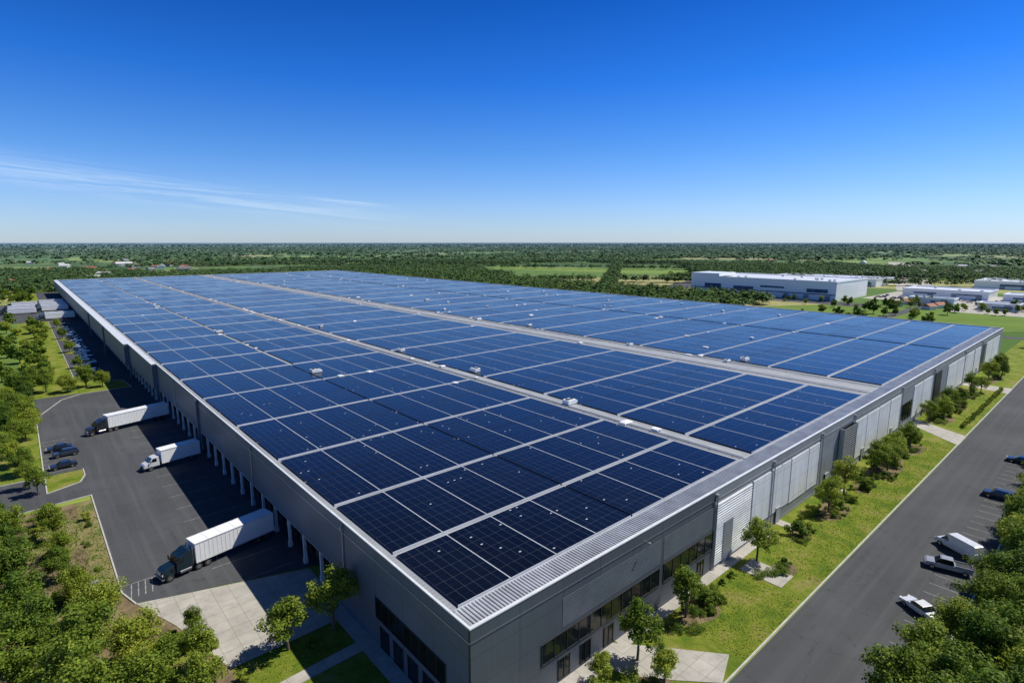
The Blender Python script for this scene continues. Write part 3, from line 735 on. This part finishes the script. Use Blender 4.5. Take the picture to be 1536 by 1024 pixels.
S=[tree_proto(11,1.5,1.1,14,1400,.1,'leafdark',0.0,'shrub','shrub','rounded green shrub',False),tree_proto(12,1.9,1.3,16,1700,.1,'leaf',0.0,'shrub','shrub','rounded green shrub',False),tree_proto(13,1.0,1.7,18,1500,.09,'leafdark',0.0,'shrub','shrub','low spreading green shrub',False)]
MT=[tree_proto(21,9,3.6,22,1500,.42,'leafdark',.12),tree_proto(22,8,3.3,20,1400,.42,'leaf',.12),tree_proto(23,11,4.2,24,1700,.48,'leafdark',.1)]
def put(src,x,y,s=1,label=None,group=None): return dup(src,(x,y,0),random.uniform(0,6.28),(s*random.uniform(.9,1.12),s*random.uniform(.9,1.12),s*random.uniform(.92,1.1)),label,group)
gl='landscape trees on the warehouse lawn'
for x,y,k,s in [(31,-3.2,3,1.05),(20.5,-3.6,3,1.1),(50,-3.2,3,1.1),(74,-4.5,3,1.05),(84,-3.6,0,.95),(99,-4.6,0,1.0),(102.5,-5.6,1,.8),(108,-5,2,.75),(112,-4,3,1),(121,-5,3,.95),(124,-4,1,.65),(147,-3,3,1.0),(152,-5,0,.85),(156,-4,3,.9),(165,-3.5,0,.9),(171,-5,3,.9),(190,-4,0,.9),(194,-6,3,.8),(212,-5,0,1.),(222,-7,1,.8),(232,-5,0,1.),(15,-3,3,.6),(20,-7.5,3,.65)]:
    put(T[k],x,y,s,'young green tree planted on the lawn beside the wall',gl)
gs='shrubs along the warehouse wall'
for x,y,s in [(35,-3.4,1.3),(62,-4.4,1.7),(76,-5.5,1.5),(79,-4,1.3),(73,-6,.9),(81.5,-5,1),(52,-6.3,.8),(50.5,-6.9,.9),(49.3,-7.4,.6),(48.5,-6.2,.8),(46.5,-5.2,.7),(70,-3,1),(71.5,-3.5,.8),(89,-5.6,1),(91.5,-4.6,1.1),(94,-3,1.2),(98,-6.5,.9),(101,-3.5,1.2),(105,-6.4,1),(107,-3.6,1.1),(113,-6,1),(117,-4,1.3),(119,-6,1),(125,-4,1.2),(127,-5.2,1),(148,-5.6,1.1),(150,-4,1.3),(157,-5,1.4),(160,-3,1.2),(163,-5.4,1.1),(168,-6,1.2),(174,-3.8,1.2),(178,-4,1.3),(184,-5,1.1),(187,-3.6,1.2),(196,-4,1),(34,-5,.7),(37,-3.6,.8),(17,-5.2,1),(18.5,-6.8,.8),(21.8,-6.2,.8),(13,-4.2,1.1),(23.5,-4.5,.7),(11,-2.9,.9),(28,-4,.7),(214,-4,1.2),(219,-6,1.2),(226,-5,1.3),(55,-2.6,.6),(57,-2.8,.5),(67,-2.6,.6),(39,-2.8,.6),(41,-2.7,.5),(43.5,-2.7,.6)]:
    put(random.choice(S),x,y,s,'rounded green shrub in the planting bed',gs)
for i in range(70):
    cx,cy,rx,ry=random.choice([(33.5,-3.8,4,1.6),(76,-4.8,6,2),(90,-5,3,1.6),(104,-5.4,9,2.4),(119,-5,7,2.4),(155,-4.4,9,2.6),(168,-4.8,8,2.2),(188,-4.8,8,2),(62,-4.6,3,1.2)])
    put(random.choice(S),cx+random.uniform(-rx,rx),cy+random.uniform(-ry,ry),random.uniform(.3,.8),'low green shrub in the planting bed',gs)
for i in range(60): put(random.choice(S[:2]),147+i*.95,-9.8+random.uniform(-.2,.2),.55,'clipped hedge shrub along the kerb','hedge shrubs along the kerb')
gr='trees beside the parking stalls'
for x,y,k,s in [(33,-25,2,.95),(37,-28.5,1,1.1),(41.5,-25.5,5,.95),(45,-30,4,1.05),(49,-27.4,2,.95),(54,-31,1,1.05),(57.5,-28.4,5,.95),(63,-29.6,4,1.0),(66,-27.6,2,.8),(71,-30.5,4,1.05),(78,-28.4,5,1.0),(84,-28,1,.95),(90,-28.6,2,1.0),(96,-28.2,4,.9),(102,-28.8,5,1.0),(109,-28.4,1,.95),(116,-28.6,2,.95),(123,-28,4,1.),(131,-28,1,1.),(139,-28,5,1.),(29,-27,3,1),(33,-31,1,1.1),(148,-28,1,1),(158,-28,2,1),(168,-28,4,1),(43,-34,2,1.1),(38,-34,4,1)]:
    put(T[k],x,y,s,'full green tree beside the parking stalls',gr)
gn='trees around the loading yard'
for x,y,k,s in [(-2.8,23.6,0,1.1),(-8.2,23.8,3,1.05),(-16.4,26.5,0,.8),(-15.8,33,0,.5),(-21.5,32,2,.85),(-19,28,3,.85),(-26,36,1,.95),(-30,41,4,.95),(-24,43,5,.8),(-25.6,50,2,.65),(-31,49.5,1,.95),(-34.5,45,4,1),(-27,58,1,.6),(-32,58,4,.85),(-26.4,65,5,.6),(-32,67,1,.85),(-27,72,0,.75),(-32.5,76,2,.8),(-27.4,79,5,.55),(-34,83,1,.65),(-35.5,62,1,1),(-33,36,1,1),(-28.5,32,2,.9),(-36,53,2,1),(-17.5,21.5,3,.9),(-22,25,5,.9),(-27,28,1,1),
    (-29.5,99,0,.7),(-28.4,94.5,3,.8),(-30,108,1,.75),(-31.5,115,2,.75),(-33,122,1,.8),(-31,128,0,.9),(-33,140,1,.9),(-29,148,2,.85),(-32,156,4,.9),(-29,164,1,.85),(-33,170,2,.9),(-29,178,1,.85),(-14,186,4,.95),(-10,183,2,.8),(-19,182,5,.9),(-23,200,2,.8),(-29.5,134,5,.85),(-28.5,142,2,.8),(-30,160,5,.85),(-24,186,1,.9),(-27,192,2,.95),(-31,186,4,.9),(-33,147,4,.9),(-13.6,222,1,.6),(-13.6,262,2,.65),(-13.6,306,1,.65),(-13.6,352,2,.7)]:
    put(T[k],x,y,s,'leafy green tree beside the loading yard',gn)
for i in range(30): put(random.choice(S),random.uniform(-30,-22.4),random.uniform(36,84),random.uniform(.35,.85),'low shrub on the dry verge','shrubs on the verge')
for x,y in ((-17,31),(-14.8,29.5),(-20,38),(-22,41),(-6,22.5),(-13.5,22.4),(-21.5,36),(-18,34.5)): put(random.choice(S),x,y,random.uniform(.5,1.0),'low shrub near the concrete apron','shrubs near the apron')
gm='trees in the surrounding countryside'
for i in range(90):
    x=-19-random.uniform(0,20); y=190+i*4.8+random.uniform(-3,3)
    if y<300 and x>-22: x-=4
    if 375<y<525: x-=22
    put(random.choice(MT),x,y,random.uniform(.5,.9),'green tree beyond the loading yard',gm)
for i in range(50):
    put(random.choice(MT),random.uniform(405,448),random.uniform(80,290),random.uniform(.4,.75),'green tree near the white building',gm)
for i in range(50):
    put(random.choice(MT),random.uniform(285,420),random.uniform(-30,-4) if i%2 else random.uniform(40,110),random.uniform(.5,.9),'green tree in the grass field',gm)
for i in range(36):
    put(random.choice(MT),random.uniform(430,500),random.uniform(0,100),random.uniform(.4,.8),'green tree near the low white buildings',gm)
for i in range(60):
    put(random.choice(MT),285+random.uniform(0,30),130+i*8+random.uniform(-3,3),random.uniform(.8,1.2),'green tree behind the warehouse',gm)

# ------------------------------------------------------------ grass tufts (stuff)
def tufts(name,n,region,size,mat,seed):
    r=np.random.default_rng(seed); P=[]
    for (x0,y0,x1,y1,k) in region:
        m=int(n*k); P.append(np.stack([r.uniform(x0,x1,m),r.uniform(y0,y1,m),np.full(m,size*.5)],1))
    P=np.concatenate(P); Nn=norm(r.normal(size=P.shape)*np.array([1,1,.5])+np.array([0,0,.35]))
    V,F=cards(P,Nn,size,r); V[:,2]=np.maximum(V[:,2],.005)
    me=np_mesh(name,V,F,M[mat]); o=bpy.data.objects.new(name,me); COL.objects.link(o); o['kind']='stuff'; o['label']='rough green grass growing on the lawn beside the warehouse'
tufts('grass',13000,[(29.5,-11.5,45.5,-1.7,.16),(50.5,-11.5,130,-3.5,.7),(-13.5,.5,-2,17.5,.08),(-13.5,20,-2,24.8,.04),(148,-11.5,197,-.3,.2)],.10,'leaf',5)
tufts('ground_cover',6000,[(-36,30,-21.3,84,1.)],.15,'leafdark',6)

# ------------------------------------------------------------ background buildings
def bgb(name,label,x0,y0,x1,y1,h,wins,loc=True):
    e=empty(name,label,'building',(x0,y0,0))
    X,Y=x1-x0,y1-y0
    b=MB(); b.box(0,0,0,X,Y,h); b.obj('wall','whitepaint',e)
    b=MB(); b.box(-.3,-.3,h,X+.3,.8,h+1); b.box(-.3,Y-.8,h,X+.3,Y+.3,h+1); b.box(-.3,.8,h,.8,Y-.8,h+1); b.box(X-.8,.8,h,X+.3,Y-.8,h+1); b.obj('parapet','whitepaint',e)
    b=MB(); b.box(.9,.9,h+.05,X-.9,Y-.9,h+.2); b.obj('roof','coping',e)
    for (a,c,z0,z1) in wins:
        b=MB(); b.box(-.15,a,z0,-.01,c,z1); b.obj('window','blueglass',e)
    for k in range(int(Y/16)):
        b=MB(); b.box(-.12,4+k*16,.1,-.02,8+k*16,4.2); b.obj('loading_door','doorgrey',e)
    b=MB()
    for k in range(int(X*Y/700)):
        a=random.uniform(3,X-5);c=random.uniform(3,Y-5); b.box(a,c,h+.2,a+2.5,c+2,h+1.7)
    b.obj('roof_equipment','offwhite',e)
    return e
e1=bgb('industrial_building','long white industrial building with blue tinted windows and flat roof',452,124,524,250,14.5,[(6,22,6,9),(40,60,8,9.5),(66,84,3.5,8.0),(96,112,5,9)])
b=MB(); b.box(-.5,98,15.55,30,126,18); b.obj('upper_storey','whitepaint',e1)
b=MB(); b.box(-.4,0,4.6,-.02,126,5.3); b.obj('canopy','blueglass',e1)
bgb('industrial_building','low white warehouse beyond a parking lot',550,46,590,104,6,[(5,20,3,4.2),(34,50,3,4.2)])
bgb('industrial_building','low white shed with flat roof beside a lot',556,18,584,38,4.5,[(3,14,2,3.2)])
bgb('industrial_building','long low white shed in the countryside',640,150,700,260,7,[(5,50,3,5)])
bgb('industrial_building','pale low shed near the tree line',700,20,760,80,7,[(5,40,3,5)])
bgb('industrial_building','small white flat roofed building among trees',486,56,500,84,4,[(3,14,1.5,2.8)])
bgb('industrial_building','small white flat roofed building among trees',470,18,486,40,4,[(3,14,1.5,2.8)])
rect('parking_pavement',425,95,452,262,.01,'asphalt'); rect('parking_pavement',500,-10,600,120,.012,'concrete'); rect('parking_pavement',440,8,500,52,.008,'concrete')
sheet('road',[(452,262),(445,290),(1200,520),(1210,500)],.015,'asphalt'); sheet('road',[(610,90),(612,124),(1500,370),(1500,320)],.02,'concrete'); rect('road',330,-60,338,1200,.016,'asphalt'); rect('road',338,66,500,73,.014,'asphalt')
for i in range(40): dup(random.choice(cars),(random.uniform(505,540),random.uniform(0,115),.05),random.choice([0,1.57]),label='car parked outside the white industrial buildings',group='cars outside the industrial buildings')
def house(label,wallm,roofc):
    e=empty('house',label,'house')
    b=MB(); b.box(-6,-4,0,6,4,3.4); b.obj('wall',wallm,e)
    t='roof_'+roofc; M[t]=gmat(t,{'red':(.32,.14,.09),'grey':(.2,.2,.21),'pale':(.6,.6,.6)}[roofc],.8)
    me=MB(); me.add([(-6.5,-4.6,3.3),(6.5,-4.6,3.3),(6.5,4.6,3.3),(-6.5,4.6,3.3),(-6.5,0,6),(6.5,0,6)],[(0,1,5,4),(3,4,5,2),(0,4,3),(1,2,5),(0,3,2,1)]); me.obj('roof',t,e)
    scan(e); e.location=(0,0,-500); return e
HS=[house('small house with red roof','offwhite','red'),house('small house with grey roof','doorgrey','grey'),house('pale roofed shed among trees','offwhite','pale')]
def fwd(d,ang_deg):
    a=math.radians(48.6-ang_deg); return (-26.6+d*math.cos(a),-35.8+d*math.sin(a))
houses=[]
gh='houses scattered across the countryside'
for i in range(80):
    a=random.choice([random.uniform(-44,-28),random.uniform(20,44)]); d=random.uniform(560,1600)
    x,y=fwd(d,a)
    if -20<x<300 and y<660: continue
    if 380<x<620 and 0<y<270: continue
    houses.append((x,y)); dup(random.choice(HS),(x,y,0),random.uniform(0,3.1),random.uniform(.8,1.4),group=gh)
for x,y in ((462,60),(474,80),(452,84),(446,62)):
    dup(HS[0],(x,y,0),random.uniform(0,3.1),.7,group=gh)
for q in HS+T+S+MT:
    for ch in kids.get(q.name,[]): bpy.data.objects.remove(ch)
    bpy.data.objects.remove(q)

# ------------------------------------------------------------ distant woodland (stuff)
def vnoise(x,y,s,seed):
    r=np.random.default_rng(seed); G=r.random((64,64)); u=x/s; v=y/s; i=np.floor(u).astype(int); j=np.floor(v).astype(int); fu=u-i; fv=v-j
    fu=fu*fu*(3-2*fu); fv=fv*fv*(3-2*fv); g=lambda a,b:G[a%64,b%64]
    return (g(i,j)*(1-fu)+g(i+1,j)*fu)*(1-fv)+(g(i,j+1)*(1-fu)+g(i+1,j+1)*fu)*fv
def scatter(d0,d1,n,thr):
    a=np.radians(48.6-rng.uniform(-47,47,n)); d=np.sqrt(rng.uniform(d0*d0,d1*d1,n))
    x=-26.6+d*np.cos(a); y=-35.8+d*np.sin(a)
    w=vnoise(x,y,330,3)*.9+vnoise(x,y,60,4)*.1
    belt=(x>283)&(x<410)&(y>150)&(y<860)
    hed=(np.abs(((x*.8+y*.6)%310)-8)<7)|(np.abs(((y*.8-x*.6)%420)-8)<7)
    k=(w>thr)|(belt&(w>.2))|hed
    k&=~((x>-40)&(x<282)&(y>-60)&(y<635))
    k&=~((x>320)&(x<460)&(y>-70)&(y<285)&~belt)
    k&=~((x>425)&(x<645)&(y>-20)&(y<265)); k&=~((x>282)&(x<450)&(y<150)); k&=~((x>328)&(x<340))
    for hx,hy in houses: k&=((x-hx)**2+(y-hy)**2)>200
    return x[k],y[k]
def forest(name,x,y,h,R,nper,ls):
    n=len(x); r=rng
    H=h*r.uniform(.7,1.2,n); Rr=R*r.uniform(.7,1.25,n)
    d=norm(r.normal(size=(n,nper,3))); d[...,2]=np.abs(d[...,2])*1.25-.25; q=r.uniform(.6,1.1,size=(n,nper,1))
    P=d*q*np.stack([Rr,Rr,H*.5],1)[:,None,:]; P[...,2]+=(H*.48)[:,None]; P[...,0]+=x[:,None]; P[...,1]+=y[:,None]
    Nn=norm(d*.7+r.normal(size=d.shape)*.18+np.array([0,0,.9])).reshape(-1,3); P=P.reshape(-1,3)
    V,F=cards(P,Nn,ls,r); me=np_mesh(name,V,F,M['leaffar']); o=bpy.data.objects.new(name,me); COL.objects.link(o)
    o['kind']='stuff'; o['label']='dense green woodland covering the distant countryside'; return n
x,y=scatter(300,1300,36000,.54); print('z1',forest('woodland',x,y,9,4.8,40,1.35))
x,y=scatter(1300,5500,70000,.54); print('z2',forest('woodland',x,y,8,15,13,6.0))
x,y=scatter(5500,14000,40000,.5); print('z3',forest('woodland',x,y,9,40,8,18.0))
